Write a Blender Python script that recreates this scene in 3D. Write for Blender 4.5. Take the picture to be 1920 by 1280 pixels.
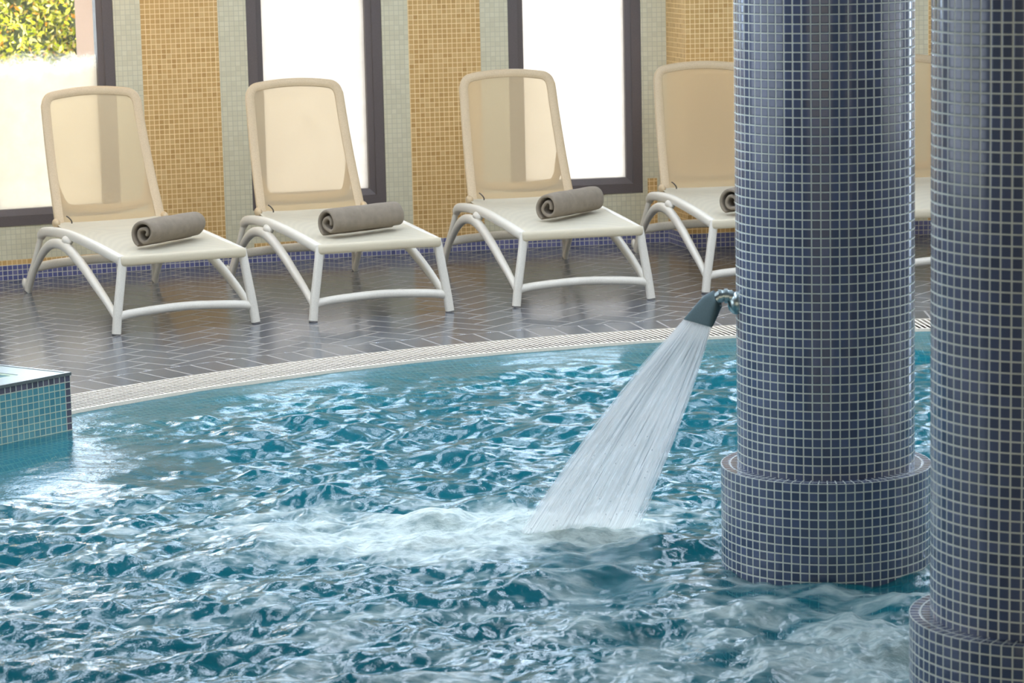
import bpy, bmesh, math, random
import numpy as np
from mathutils import Vector, Matrix
random.seed(7)
rng = np.random.default_rng(11)
PI = math.pi
for o in list(bpy.data.objects):
    bpy.data.objects.remove(o, do_unlink=True)
sc = bpy.context.scene
COL = sc.collection

# ------------------------------------------------------------------ camera
F_PX = 5300.0
PITCH = math.atan(860 / F_PX)
ROLL = 0.022
cam_d = bpy.data.cameras.new('camera')
cam = bpy.data.objects.new('camera', cam_d)
COL.objects.link(cam)
cam_d.sensor_width = 36.0
cam_d.lens = F_PX / 1920 * 36
cam_d.clip_start = 0.1
cam_d.clip_end = 200
fw = Vector((0, math.cos(PITCH), -math.sin(PITCH)))
up0 = Vector((0, math.sin(PITCH), math.cos(PITCH)))
rt0 = Vector((1, 0, 0))
rt = rt0 * math.cos(ROLL) - up0 * math.sin(ROLL)
up = rt0 * math.sin(ROLL) + up0 * math.cos(ROLL)
M = Matrix((rt, up, -fw)).transposed().to_4x4()
M.translation = (0, 0, 2.0)
cam.matrix_world = M
cam_d.dof.use_dof = True
cam_d.dof.focus_distance = 10.8
cam_d.dof.aperture_fstop = 9.0
sc.camera = cam

# ------------------------------------------------------------------ world, sun, lamps, exposure
sc.view_settings.view_transform = 'Standard'
sc.view_settings.look = 'None'
sc.view_settings.gamma = 1.0
sc.view_settings.use_curve_mapping = False
sc.view_settings.exposure = 0.02
w = bpy.data.worlds.new('sky')
sc.world = w
w.use_nodes = True
bg = w.node_tree.nodes['Background']
bg.inputs[0].default_value = (0.64, 0.78, 1.0, 1)
bg.inputs[1].default_value = 13.0

def light(name, kind, loc, energy, color, rot=(0, 0, 0), size=None, angle=None, spread=None):
    d = bpy.data.lights.new(name, kind)
    d.energy = energy
    d.color = color
    if size:
        d.shape = 'RECTANGLE'
        d.size, d.size_y = size
    if angle is not None:
        d.angle = angle
    if spread is not None:
        d.spread = spread
    o = bpy.data.objects.new(name, d)
    COL.objects.link(o)
    o.location = loc
    o.rotation_euler = rot
    return o

light('sun', 'SUN', (0, 0, 10), 16.0, (1.0, 0.93, 0.78), (math.radians(38), math.radians(-14), 0), angle=0.01)
# the big glazed front on the left side of the hall
light('side_window_daylight', 'AREA', (-6.3, 7.5, 1.75), 170, (0.80, 0.89, 1.0), (0, math.radians(-90), 0), size=(2.6, 7.0))
light('rear_fill_light', 'AREA', (0.9, -4.3, 1.6), 190, (1.0, 0.88, 0.70), (math.radians(90), 0, 0), size=(13.0, 3.0))  # added unseen light, sized for warm reflections on the columns
light('right_area_light', 'AREA', (8.3, 8.5, 1.8), 90, (0.92, 0.96, 1.0), (0, math.radians(90), 0), size=(2.4, 5.0))  # plain area light in front of the solid right wall
# added overhead lights, unseen, for room fill and water highlights
OVERHEAD = [(x_, 10.8, 0.42, 6.8) for x_ in (-2.9, -1.45, 0.0, 1.45, 2.9)]
for x_, y_, sx_, sy_ in OVERHEAD:
    light('overhead_fill', 'AREA', (x_, y_, 3.27), 10.0 * PI * sx_ * sy_, (0.76, 0.85, 1.0), (0, 0, 0), size=(sx_, sy_))

# ------------------------------------------------------------------ tagging helpers
def tag(o, label=None, cat=None, group=None, kind=None):
    if label: o['label'] = label
    if cat: o['category'] = cat
    if group: o['group'] = group
    if kind: o['kind'] = kind
    return o

def link_mesh(name, me, mat=None, parent=None, smooth=False):
    o = bpy.data.objects.new(name, me)
    COL.objects.link(o)
    if mat is not None:
        for m in (mat if isinstance(mat, (list, tuple)) else [mat]):
            me.materials.append(m)
    if parent: o.parent = parent
    if smooth:
        me.polygons.foreach_set('use_smooth', [True] * len(me.polygons))
    return o

def from_bm(name, bm, mat=None, parent=None, smooth=False, auto=None):
    bmesh.ops.recalc_face_normals(bm, faces=bm.faces)
    me = bpy.data.meshes.new(name)
    bm.to_mesh(me)
    bm.free()
    o = link_mesh(name, me, mat, parent, smooth)
    if auto is not None:
        me.polygons.foreach_set('use_smooth', [True] * len(me.polygons))
        me.set_sharp_from_angle(angle=math.radians(auto))
    return o

def empty(name, loc=(0, 0, 0), rz=0):
    o = bpy.data.objects.new(name, None)
    COL.objects.link(o)
    o.location = loc
    o.rotation_euler = (0, 0, rz)
    o.empty_display_size = 0.1
    return o

# ------------------------------------------------------------------ node helpers
class NT:
    def __init__(self, name):
        self.m = bpy.data.materials.new(name)
        self.m.use_nodes = True
        self.t = self.m.node_tree
        self.t.nodes.clear()
        self.out = self.t.nodes.new('ShaderNodeOutputMaterial')
    def n(self, kind, **kw):
        nd = self.t.nodes.new(kind)
        for k, v in kw.items():
            setattr(nd, k, v)
        return nd
    def l(self, a, b):
        self.t.links.new(a, b)
    def put(self, sock, v):
        if isinstance(v, bpy.types.NodeSocket): self.l(v, sock)
        else: sock.default_value = v
    def math(self, op, a, b=0.0, c=None, clamp=False):
        nd = self.n('ShaderNodeMath', operation=op, use_clamp=clamp)
        self.put(nd.inputs[0], a)
        self.put(nd.inputs[1], b)
        if c is not None: self.put(nd.inputs[2], c)
        return nd.outputs[0]
    def map(self, v, a, b, c=0.0, d=1.0, smooth=True):
        nd = self.n('ShaderNodeMapRange', interpolation_type='SMOOTHSTEP' if smooth else 'LINEAR')
        self.put(nd.inputs[0], v)
        for i, x in enumerate((a, b, c, d)): self.put(nd.inputs[i + 1], x)
        return nd.outputs[0]
    def mix(self, f, a, b, mode='MIX'):
        nd = self.n('ShaderNodeMix', data_type='RGBA', blend_type=mode)
        self.put(nd.inputs[0], f)
        for i, x in ((6, a), (7, b)):
            if isinstance(x, bpy.types.NodeSocket): self.l(x, nd.inputs[i])
            else: nd.inputs[i].default_value = (*x[:3], 1)
        return nd.outputs[2]
    def mixs(self, f, a, b):
        nd = self.n('ShaderNodeMixShader')
        self.put(nd.inputs[0], f)
        self.l(a, nd.inputs[1]); self.l(b, nd.inputs[2])
        return nd.outputs[0]
    def noise(self, vec, scale, detail=2.0, rough=0.5, dim='3D'):
        nd = self.n('ShaderNodeTexNoise', noise_dimensions=dim)
        if vec is not None: self.l(vec, nd.inputs['Vector'])
        nd.inputs['Scale'].default_value = scale
        nd.inputs['Detail'].default_value = detail
        nd.inputs['Roughness'].default_value = rough
        return nd.outputs['Fac']
    def ramp(self, f, stops):
        nd = self.n('ShaderNodeValToRGB')
        r = nd.color_ramp
        while len(r.elements) < len(stops): r.elements.new(0.5)
        for e, (p, c) in zip(r.elements, stops):
            e.position = p
            e.color = (*c[:3], 1)
        self.l(f, nd.inputs[0])
        return nd.outputs[0]
    def bump(self, h, strength=0.3, dist=0.01):
        nd = self.n('ShaderNodeBump')
        nd.inputs['Strength'].default_value = strength
        nd.inputs['Distance'].default_value = dist
        self.l(h, nd.inputs['Height'])
        return nd.outputs[0]
    def bsdf(self, color, rough=0.5, **kw):
        nd = self.n('ShaderNodeBsdfPrincipled')
        if isinstance(color, bpy.types.NodeSocket): self.l(color, nd.inputs['Base Color'])
        else: nd.inputs['Base Color'].default_value = (*color[:3], 1)
        self.put(nd.inputs['Roughness'], rough)
        for k, v in kw.items():
            self.put(nd.inputs[k.replace('_', ' ')], v)
        return nd
    def surf(self, s):
        self.l(s if isinstance(s, bpy.types.NodeSocket) else s.outputs[0], self.out.inputs[0])
        return self.m

def plain(name, color, rough=0.5, bump=0.0, bscale=200, **kw):
    t = NT(name)
    b = t.bsdf(color, rough, **kw)
    tc = t.n('ShaderNodeTexCoord').outputs['Object']
    n = t.noise(tc, bscale, 3)
    if bump:
        t.l(t.bump(n, bump, 0.002), b.inputs['Normal'])
    c2 = t.mix(t.map(n, 0.3, 0.7, 0, 1), tuple(x * 0.93 for x in color), tuple(min(1, x * 1.05) for x in color))
    t.l(c2, b.inputs['Base Color'])
    return t.surf(b)

# one mosaic tile per UV unit
def mosaic(name, tile_stops, grout, gw=0.075, rough=0.16, bump=0.5, spec=0.5, coat=0.0):
    t = NT(name)
    uv = t.n('ShaderNodeUVMap').outputs[0]
    sp = t.n('ShaderNodeSeparateXYZ'); t.l(uv, sp.inputs[0])
    # tiny irregularity in the joints
    row = t.math('FLOOR', sp.outputs[1])
    fx = t.math('FRACT', sp.outputs[0])
    fy = t.math('FRACT', sp.outputs[1])
    dx = t.math('MINIMUM', fx, t.math('SUBTRACT', 1.0, fx))
    dy = t.math('MINIMUM', fy, t.math('SUBTRACT', 1.0, fy))
    d = t.math('MINIMUM', dx, dy)
    fl = t.n('ShaderNodeVectorMath', operation='FLOOR'); t.l(uv, fl.inputs[0])
    wn = t.n('ShaderNodeTexWhiteNoise', noise_dimensions='2D'); t.l(fl.outputs[0], wn.inputs['Vector'])
    col = t.ramp(wn.outputs[0], tile_stops)
    g = t.map(d, gw * 0.75, gw * 1.25, 0, 1)
    tc = t.n('ShaderNodeTexCoord').outputs['Object']
    gcol = t.mix(t.noise(tc, 3.0, 3), tuple(x * 0.85 for x in grout), tuple(min(1, x * 1.1) for x in grout))
    c = t.mix(g, gcol, col)
    r = t.map(g, 0, 1, 0.7, rough, smooth=False)
    b = t.bsdf(c, r, Specular_IOR_Level=spec, Coat_Weight=coat)
    # each tile slightly tilted and pillowed
    h = t.map(d, gw * 0.6, gw * 2.0, 0, 1)
    tilt = t.math('MULTIPLY', t.math('SUBTRACT', wn.outputs[0], 0.5), t.math('ADD', fx, fy))
    h2 = t.math('ADD', h, t.math('MULTIPLY', tilt, 0.35))
    t.l(t.bump(h2, bump, 0.0012), b.inputs['Normal'])
    return t.surf(b)

TP = 0.0266      # mosaic pitch
M_BLUE = mosaic('cobalt_mosaic', [(0.0, (0.056, 0.076, 0.132)), (0.35, (0.066, 0.090, 0.156)), (0.7, (0.075, 0.101, 0.178)), (1.0, (0.090, 0.117, 0.206))],
                (0.60, 0.64, 0.58), gw=0.072, rough=0.14, bump=0.6)
M_YEL = mosaic('ochre_mosaic', [(0.0, (0.46, 0.27, 0.09)), (0.15, (0.52, 0.315, 0.11)), (0.8, (0.56, 0.35, 0.13)), (1.0, (0.60, 0.39, 0.16))],
               (0.86, 0.64, 0.33), gw=0.07, rough=0.3, bump=0.3)
M_PALE = mosaic('pale_mosaic', [(0.0, (0.56, 0.52, 0.36)), (0.5, (0.60, 0.56, 0.39)), (1.0, (0.63, 0.59, 0.42))],
                (0.50, 0.47, 0.34), gw=0.06, rough=0.3, bump=0.25)
M_BAND = mosaic('blue_skirting_mosaic', [(0.0, (0.08, 0.09, 0.20)), (0.5, (0.11, 0.12, 0.26)), (1.0, (0.15, 0.15, 0.27))],
                (0.50, 0.48, 0.42), gw=0.075, rough=0.25)
M_TEAL = mosaic('teal_mosaic', [(0.0, (0.055, 0.20, 0.24)), (0.5, (0.075, 0.24, 0.275)), (1.0, (0.10, 0.28, 0.30))],
                (0.42, 0.50, 0.38), gw=0.07, rough=0.2)
M_DARK = mosaic('slate_border_mosaic', [(0.0, (0.05, 0.05, 0.07)), (0.5, (0.075, 0.07, 0.10)), (1.0, (0.10, 0.09, 0.12))],
                (0.42, 0.44, 0.36), gw=0.075, rough=0.25)

# ------------------------------------------------------------------ herringbone deck tiles
def herringbone():
    t = NT('herringbone_deck_tiles')
    W = 0.1265
    k = 2.0
    tc = t.n('ShaderNodeTexCoord').outputs['Object']
    mp = t.n('ShaderNodeMapping')
    mp.vector_type = 'TEXTURE'
    mp.inputs['Location'].default_value = (-0.93, 11.985, 0)
    mp.inputs['Rotation'].default_value = (0, 0, math.radians(-35.0))
    mp.inputs['Scale'].default_value = (W, W, 1)
    t.l(tc, mp.inputs[0])
    sp = t.n('ShaderNodeSeparateXYZ'); t.l(mp.outputs[0], sp.inputs[0])
    x, y = sp.outputs[0], sp.outputs[1]
    i = t.math('FLOOR', x); j = t.math('FLOOR', y)
    fx = t.math('FRACT', x); fy = t.math('FRACT', y)
    m = t.math('FLOORED_MODULO', t.math('ADD', i, j), 2 * k)
    isH = t.math('LESS_THAN', m, k)
    inv = t.math('SUBTRACT', 1.0, isH)
    mv = t.math('SUBTRACT', m, k)
    u = t.math('ADD', t.math('MULTIPLY', isH, t.math('ADD', fx, m)), t.math('MULTIPLY', inv, t.math('ADD', fy, mv)))
    v = t.math('ADD', t.math('MULTIPLY', isH, fy), t.math('MULTIPLY', inv, fx))
    ida = t.math('SUBTRACT', i, t.math('MULTIPLY', isH, m))
    idb = t.math('SUBTRACT', j, t.math('MULTIPLY', inv, mv))
    d = t.math('MINIMUM', t.math('MINIMUM', u, t.math('SUBTRACT', k, u)), t.math('MINIMUM', v, t.math('SUBTRACT', 1.0, v)))
    cv = t.n('ShaderNodeCombineXYZ'); t.l(ida, cv.inputs[0]); t.l(idb, cv.inputs[1])
    wn = t.n('ShaderNodeTexWhiteNoise', noise_dimensions='2D'); t.l(cv.outputs[0], wn.inputs['Vector'])
    return t, tc, d, wn, u

def deck_finish(t, tc, d, wn, gw):
    ns = t.noise(tc, 14.0, 5, 0.65)
    val = t.math('ADD', t.math('MULTIPLY', wn.outputs[0], 0.45), t.math('MULTIPLY', ns, 0.55))
    col = t.ramp(val, [(0.15, (0.056, 0.064, 0.078)), (0.5, (0.077, 0.087, 0.103)), (0.85, (0.102, 0.113, 0.130))])
    g = t.map(d, gw * 0.6, gw * 1.5, 0, 1)
    c = t.mix(g, (0.30, 0.27, 0.23), col)
    r = t.math('ADD', t.map(g, 0, 1, 0.7, 0.14, smooth=False), t.math('MULTIPLY', t.noise(tc, 5.0, 4, 0.6), 0.08))
    b = t.bsdf(c, r, Specular_IOR_Level=0.6)
    h = t.math('ADD', t.map(d, gw * 0.5, gw * 2.2, 0, 1), t.math('MULTIPLY', t.noise(tc, 60.0, 4, 0.6), 0.25))
    tl = t.math('MULTIPLY', t.math('SUBTRACT', wn.outputs[0], 0.5), 0.3)
    t.l(t.bump(t.math('ADD', h, tl), 0.22, 0.0015), b.inputs['Normal'])
    return t.surf(b)

_t, _tc, _d, _wn, _u = herringbone()
M_DECK = deck_finish(_t, _tc, _d, _wn, 0.034)
def border_mat():
    t = NT('deck_border_tiles')
    uv = t.n('ShaderNodeUVMap').outputs[0]
    sp = t.n('ShaderNodeSeparateXYZ'); t.l(uv, sp.inputs[0])
    fx = t.math('FRACT', sp.outputs[0])
    dx = t.math('MINIMUM', fx, t.math('SUBTRACT', 1.0, fx))
    dy = t.math('MINIMUM', sp.outputs[1], t.math('SUBTRACT', 1.85, sp.outputs[1]))
    d = t.math('MINIMUM', dx, dy)
    fl = t.math('FLOOR', sp.outputs[0])
    wn = t.n('ShaderNodeTexWhiteNoise', noise_dimensions='1D'); t.l(fl, wn.inputs['W'])
    tc = t.n('ShaderNodeTexCoord').outputs['Object']
    return deck_finish(t, tc, d, wn, 0.034)
M_BORDER = border_mat()

M_BASIN = plain('basin_lining', (0.015, 0.14, 0.18), 0.5)
M_FRAME = plain('dark_window_frame', (0.11, 0.09, 0.085), 0.45)
M_PLASTIC = plain('white_moulded_plastic', (0.70, 0.66, 0.57), 0.38, 0.12, 260)
M_RUBBER = plain('grey_rubber', (0.14, 0.13, 0.12), 0.7)
M_HOOK = plain('dark_metal_clip', (0.05, 0.04, 0.03), 0.4)
M_CREAM = plain('cream_grating_plastic', (0.78, 0.70, 0.58), 0.45)
M_STEEL = plain('brushed_steel', (0.42, 0.50, 0.50), 0.3, 0.0, 200, Metallic=1.0)
M_SPOUT = plain('pool_toned_steel', (0.055, 0.10, 0.11), 0.5, 0.0, 200, Metallic=0.2)  # steel darkened to teal; the pool's reflection is put into the colour
M_DSTEEL = plain('dark_steel_edge', (0.16, 0.17, 0.16), 0.3, 0.0, 200, Metallic=0.6)
M_CEIL = plain('ceiling_boards', (0.33, 0.31, 0.29), 0.8)
M_WALL = plain('warm_wall_paint', (0.66, 0.58, 0.44), 0.8)
M_GUTTER = plain('gutter_channel', (0.04, 0.033, 0.026), 0.7)
M_COPING = plain('pale_green_coping', (0.20, 0.26, 0.24), 0.3, 0.1, 30)
M_POST = plain('outdoor_render', (0.55, 0.40, 0.30), 0.8)
M_GROUND = plain('outdoor_paving', (0.42, 0.40, 0.36), 0.9)
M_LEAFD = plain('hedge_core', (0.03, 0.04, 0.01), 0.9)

def leaf_mat():
    t = NT('hedge_leaves')
    g = t.n('ShaderNodeNewGeometry')
    try:
        rnd = g.outputs['Random Per Island']
    except Exception:
        rnd = t.noise(None, 30)
    c = t.ramp(rnd, [(0.0, (0.11, 0.14, 0.004)), (0.3, (0.34, 0.36, 0.014)), (0.6, (0.56, 0.49, 0.05)), (0.8, (0.75, 0.66, 0.26)), (0.94, (0.42, 0.17, 0.015))])
    d = t.n('ShaderNodeBsdfDiffuse'); t.l(c, d.inputs[0])
    tr = t.n('ShaderNodeBsdfTranslucent'); t.l(c, tr.inputs[0])
    return t.surf(t.mixs(0.35, d.outputs[0], tr.outputs[0]))
M_LEAF = leaf_mat()

def sling_mat(name, col, trans):
    t = NT(name)
    tc = t.n('ShaderNodeTexCoord').outputs['Object']
    wv = t.n('ShaderNodeTexWave', wave_type='BANDS', bands_direction='Z'); t.l(tc, wv.inputs[0])
    wv.inputs['Scale'].default_value = 120
    c = t.mix(wv.outputs['Fac'], tuple(x * 0.95 for x in col), col)
    b = t.bsdf(c, 0.6)
    tl = t.n('ShaderNodeBsdfTranslucent'); t.l(c, tl.inputs[0])
    tp = t.n('ShaderNodeBsdfTransparent'); tp.inputs[0].default_value = (1.0, 0.93, 0.80, 1)
    s = t.mixs(0.35, b.outputs[0], tl.outputs[0])
    return t.surf(t.mixs(trans, s, tp.outputs[0]))
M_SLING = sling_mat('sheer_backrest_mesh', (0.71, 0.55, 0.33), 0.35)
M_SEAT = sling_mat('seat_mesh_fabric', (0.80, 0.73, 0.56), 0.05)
M_BACKFR = plain('backlit_backrest_plastic', (0.52, 0.39, 0.23), 0.42)  # pale frame plastic darkened to tan; backlit shade put into its colour

def towel_mat():
    t = NT('taupe_terry_towel')
    tc = t.n('ShaderNodeTexCoord').outputs['Object']
    n1 = t.noise(tc, 30, 4, 0.6)
    n2 = t.noise(tc, 900, 2, 0.5)
    c = t.mix(n1, (0.185, 0.152, 0.112), (0.30, 0.25, 0.188))
    b = t.bsdf(c, 0.95, Sheen_Weight=0.08, Sheen_Roughness=0.5, Specular_IOR_Level=0.1)
    t.l(t.bump(t.math('ADD', n2, t.math('MULTIPLY', n1, 1.5)), 0.6, 0.002), b.inputs['Normal'])
    return t.surf(b)
M_TOWEL = towel_mat()

def pane_mat(name, frost_top, level, fc):
    t = NT(name)
    geo = t.n('ShaderNodeNewGeometry').outputs['Position']
    sp = t.n('ShaderNodeSeparateXYZ'); t.l(geo, sp.inputs[0])
    nz = t.noise(geo, 5.0, 5, 0.6)
    nf = t.noise(geo, 90.0, 3, 0.7)
    z = t.math('ADD', sp.outputs[2], t.math('MULTIPLY', t.math('SUBTRACT', nz, 0.5), 0.34))
    z = t.math('ADD', z, t.math('MULTIPLY', t.math('SUBTRACT', nf, 0.5), 0.16))
    f = t.map(z, frost_top - 0.05, frost_top + 0.08, level, 0.015)
    tr = t.n('ShaderNodeBsdfTranslucent'); t.l(t.mix(t.noise(geo, 14.0, 5, 0.65), tuple(c * 0.82 for c in fc), tuple(c * 1.1 for c in fc)), tr.inputs[0])
    tp = t.n('ShaderNodeBsdfTransparent'); tp.inputs[0].default_value = (0.97, 0.99, 0.98, 1)
    gl = t.n('ShaderNodeBsdfGlossy'); gl.inputs['Roughness'].default_value = 0.05
    gl.inputs[0].default_value = (1, 1, 1, 1)
    s = t.mixs(f, tp.outputs[0], tr.outputs[0])
    return t.surf(t.mixs(0.05, s, gl.outputs[0]))
M_PANE1 = pane_mat('misted_window_glass', 1.09, 0.90, (0.58, 0.50, 0.39))
M_PANE2 = pane_mat('heavily_misted_window_glass', 1.62, 0.985, (0.60, 0.535, 0.46))

# ------------------------------------------------------------------ shell geometry
WC = Vector((2.3214, 3.7109))
WR = 12.04
def wall_pt(s, off=0.0):       # off > 0: towards the room
    a = PI / 2 - s / WR
    r = WR - off
    return WC.x + r * math.cos(a), WC.y + r * math.sin(a)

class QB:
    """collects uv-mapped quads with material slots"""
    def __init__(self):
        self.v, self.f, self.uv, self.mi = [], [], [], []
    def quad(self, pts, uvs, mi=0):
        n = len(self.v)
        self.v += [tuple(p) for p in pts]
        self.f.append(tuple(range(n, n + len(pts))))
        self.uv += list(uvs)
        self.mi.append(mi)
    def build(self, name, mats, parent=None, smooth=False):
        me = bpy.data.meshes.new(name)
        me.from_pydata(self.v, [], self.f)
        uvl = me.uv_layers.new(name='UVMap')
        uvl.data.foreach_set('uv', [c for q in self.uv for c in q])
        o = link_mesh(name, me, mats, parent, smooth)
        me.polygons.foreach_set('material_index', self.mi)
        me.update()
        return o

WIN = [-8.13, -6.68, -5.222, -3.763, -2.321, -0.862, 0.60, 2.05, 3.5]
WW = 0.742
SILL = 0.282
WTOP = 2.62
CEIL = 3.3
def snap(s): return round(s / TP) * TP

def build_wall():
    q = QB()
    def strip(s0, s1, z0, z1, mi, off=0.0):
        n = max(1, int(math.ceil((s1 - s0) / 0.25)))
        for i in range(n):
            a = s0 + (s1 - s0) * i / n
            b = s0 + (s1 - s0) * (i + 1) / n
            xa, ya = wall_pt(a, off); xb, yb = wall_pt(b, off)
            q.quad([(xa, ya, z0), (xb, yb, z0), (xb, yb, z1), (xa, ya, z1)],
                   [(a / TP, z0 / TP), (b / TP, z0 / TP), (b / TP, z1 / TP), (a / TP, z1 / TP)], mi)
    BLUE_T = 3 * TP
    edges = []
    for s in WIN: edges.append((s, s + WW))
    cur = -10.5
    for (a, b) in edges + [(5.2, 5.2)]:
        # solid zone cur..a : pale, ochre strip, pale
        if a > cur:
            y0, y1 = cur + 0.145, a - 0.155
            if cur < -10: y0, y1 = a - 0.57, a - 0.155
            if a >= 5.2: y0, y1 = cur + 0.145, cur + 0.57
            strip(cur, y0, BLUE_T, CEIL, 0)
            strip(y0, y1, BLUE_T, CEIL, 1)
            strip(y1, a, BLUE_T, CEIL, 0)
        if b > a:
            strip(a, b, BLUE_T, BLUE_T + TP, 1)
            strip(a, b, BLUE_T + TP, SILL, 0)
            strip(a, b, WTOP, CEIL, 0)
            # reveals
            for s, flip in ((a, 1), (b, -1)):
                x0, y0_ = wall_pt(s, 0); x1, y1_ = wall_pt(s, -0.14)
                q.quad([(x0, y0_, SILL), (x1, y1_, SILL), (x1, y1_, WTOP), (x0, y0_, WTOP)], [(0, 0), (5, 0), (5, 80), (0, 80)], 0)
            for z in (SILL, WTOP):
                xa, ya = wall_pt(a); xb, yb = wall_pt(b); xc, yc = wall_pt(b, -0.14); xd, yd = wall_pt(a, -0.14)
                q.quad([(xa, ya, z), (xb, yb, z), (xc, yc, z), (xd, yd, z)], [(0, 0), (28, 0), (28, 5), (0, 5)], 0)
        cur = b
    # two stray columns of ochre tiles beside the third window
    strip(-2.321 + WW + 2 * TP * 0.5, -2.321 + WW + 2 * TP * 1.5, BLUE_T, SILL + 0.08, 1, 0.0015)
    o = q.build('wall_back', [M_PALE, M_YEL])
    tag(o, kind='structure')
    # outer skin so that no light leaks and the wall has thickness
    q = QB()
    def skin(s0, s1, z0, z1):
        n = max(1, int(math.ceil((s1 - s0) / 0.3)))
        for i in range(n):
            a = s0 + (s1 - s0) * i / n; b = s0 + (s1 - s0) * (i + 1) / n
            xa, ya = wall_pt(a, -0.16); xb, yb = wall_pt(b, -0.16)
            q.quad([(xa, ya, z0), (xb, yb, z0), (xb, yb, z1), (xa, ya, z1)], [(0, 0)] * 4, 0)
    cur = -10.5
    for (a, b) in edges + [(5.2, 5.2)]:
        if a > cur: skin(cur, a, -0.1, CEIL)
        if b > a: skin(a, b, -0.1, SILL); skin(a, b, WTOP, CEIL)
        cur = b
    tag(q.build('wall_back_outside', [M_POST]), kind='structure')
    q = QB()
    n = 64
    for i in range(n):
        a = -10.5 + 15.7 * i / n; b = -10.5 + 15.7 * (i + 1) / n
        xa, ya = wall_pt(a, 0.004); xb, yb = wall_pt(b, 0.004)
        q.quad([(xa, ya, 0), (xb, yb, 0), (xb, yb, BLUE_T), (xa, ya, BLUE_T)], [(a / TP, 0), (b / TP, 0), (b / TP, 3), (a / TP, 3)], 0)
        xc, yc = wall_pt(a, -0.01); xd, yd = wall_pt(b, -0.01)
        q.quad([(xa, ya, BLUE_T), (xb, yb, BLUE_T), (xd, yd, BLUE_T), (xc, yc, BLUE_T)], [(a / TP, 0), (b / TP, 0), (b / TP, .4), (a / TP, .4)], 0)
    tag(q.build('baseboard_back', [M_BAND]), kind='structure')
build_wall()

# projecting ochre pier between third and fourth window
def build_pier():
    A = Vector((0.883, 15.68)); B = Vector((0.975, 15.367)); Cc = Vector((1.40, 15.45)); D = Vector((1.36, 15.76))
    root = empty('tiled_pier', (1.13, 15.41, 0))
    tag(root, kind='structure')
    root.name = 'trim_1'
    segs = [(A, B), (B, Cc), (Cc, D)]
    q = QB(); q2 = QB()
    u = 0.0
    for a, b in segs:
        L = (b - a).length
        for qq, z0, z1 in ((q, 3 * TP, CEIL), (q2, 0, 3 * TP)):
            qq.quad([(a.x, a.y, z0), (b.x, b.y, z0), (b.x, b.y, z1), (a.x, a.y, z1)],
                    [(u, z0 / TP), (u + L / TP, z0 / TP), (u + L / TP, z1 / TP), (u, z1 / TP)], 0)
        u += round(L / TP)
    for qq, nm, m in ((q, 'ochre_tiling', M_YEL), (q2, 'blue_skirting', M_BAND)):
        o = qq.build(nm, [m]); o.parent = root; o.matrix_parent_inverse = Matrix.Translation(-root.location)
build_pier()

def box_bm(bm, x0, x1, y0, y1, z0, z1, bev=0.0):
    r = bmesh.ops.create_cube(bm, size=1.0)
    vs = r['verts']
    bmesh.ops.scale(bm, vec=(x1 - x0, y1 - y0, z1 - z0), verts=vs)
    bmesh.ops.translate(bm, vec=((x0 + x1) / 2, (y0 + y1) / 2, (z0 + z1) / 2), verts=vs)
    if bev:
        es = list({e for v in vs for e in v.link_edges})
        bmesh.ops.bevel(bm, geom=es, offset=bev, segments=2, affect='EDGES')
    return vs

for wi, s in enumerate(WIN):
    mid = s + WW / 2
    x, y = wall_pt(mid, -0.05)
    rz = -mid / WR
    root = empty('window_%d' % (wi + 1), (x, y, 0), rz)
    tag(root, kind='structure')
    fwid = 0.086
    bm = bmesh.new()
    h = WW / 2 - 0.001
    pts = [(-h, SILL + .001), (h, SILL + .001), (h, WTOP - .001), (-h, WTOP - .001)]
    ins = [(-h + fwid, SILL + fwid), (h - fwid, SILL + fwid), (h - fwid, WTOP - fwid), (-h + fwid, WTOP - fwid)]
    mid_ = [(-h + fwid * .62, SILL + fwid * .62), (h - fwid * .62, SILL + fwid * .62), (h - fwid * .62, WTOP - fwid * .62), (-h + fwid * .62, WTOP - fwid * .62)]
    yf, yi, yb = -0.052, -0.030, 0.03
    def ring(p, yv): return [bm.verts.new((a, yv, b)) for a, b in p]
    o1 = ring(pts, yf); m1 = ring(mid_, yf); m2 = ring(mid_, yf + 0.012); i1 = ring(ins, yi); i2 = ring(ins, yb); o2 = ring(pts, yb)
    for A, B in ((o1, m1), (m1, m2), (m2, i1), (i1, i2), (i2, o2), (o2, o1)):
        for k in range(4):
            bm.faces.new((A[k], A[(k + 1) % 4], B[(k + 1) % 4], B[k]))
    from_bm('window_frame', bm, M_FRAME, root)
    bm = bmesh.new()
    box_bm(bm, -h + fwid - .01, h - fwid + .01, 0.0, 0.006, SILL + fwid - .01, WTOP - fwid + .01)
    from_bm('window_pane', bm, M_PANE1 if wi <= 2 else M_PANE2, root)

# pool, deck, grating
PC = Vector((1.82, 7.61))
R_OUT, R_IN, R_B = 5.107, 4.82, 5.345
def pp(r, a): return PC.x + r * math.cos(a), PC.y + r * math.sin(a)
def ring_mesh(name, r0, r1, z0, z1, n, mats, uvf=None, a0=0.0, a1=2 * PI, segs=1):
    q = QB()
    for i in range(n):
        a = a0 + (a1 - a0) * i / n; b = a0 + (a1 - a0) * (i + 1) / n
        for k in range(segs):
            ra, rb = r0 + (r1 - r0) * k / segs, r0 + (r1 - r0) * (k + 1) / segs
            za, zb = z0 + (z1 - z0) * k / segs, z0 + (z1 - z0) * (k + 1) / segs
            p = [(*pp(ra, a), za), (*pp(ra, b), za), (*pp(rb, b), zb), (*pp(rb, a), zb)]
            uv = uvf(a, b, ra, rb) if uvf else [(0, 0)] * 4
            q.quad(p, uv, 0)
    return q.build(name, mats)
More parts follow.
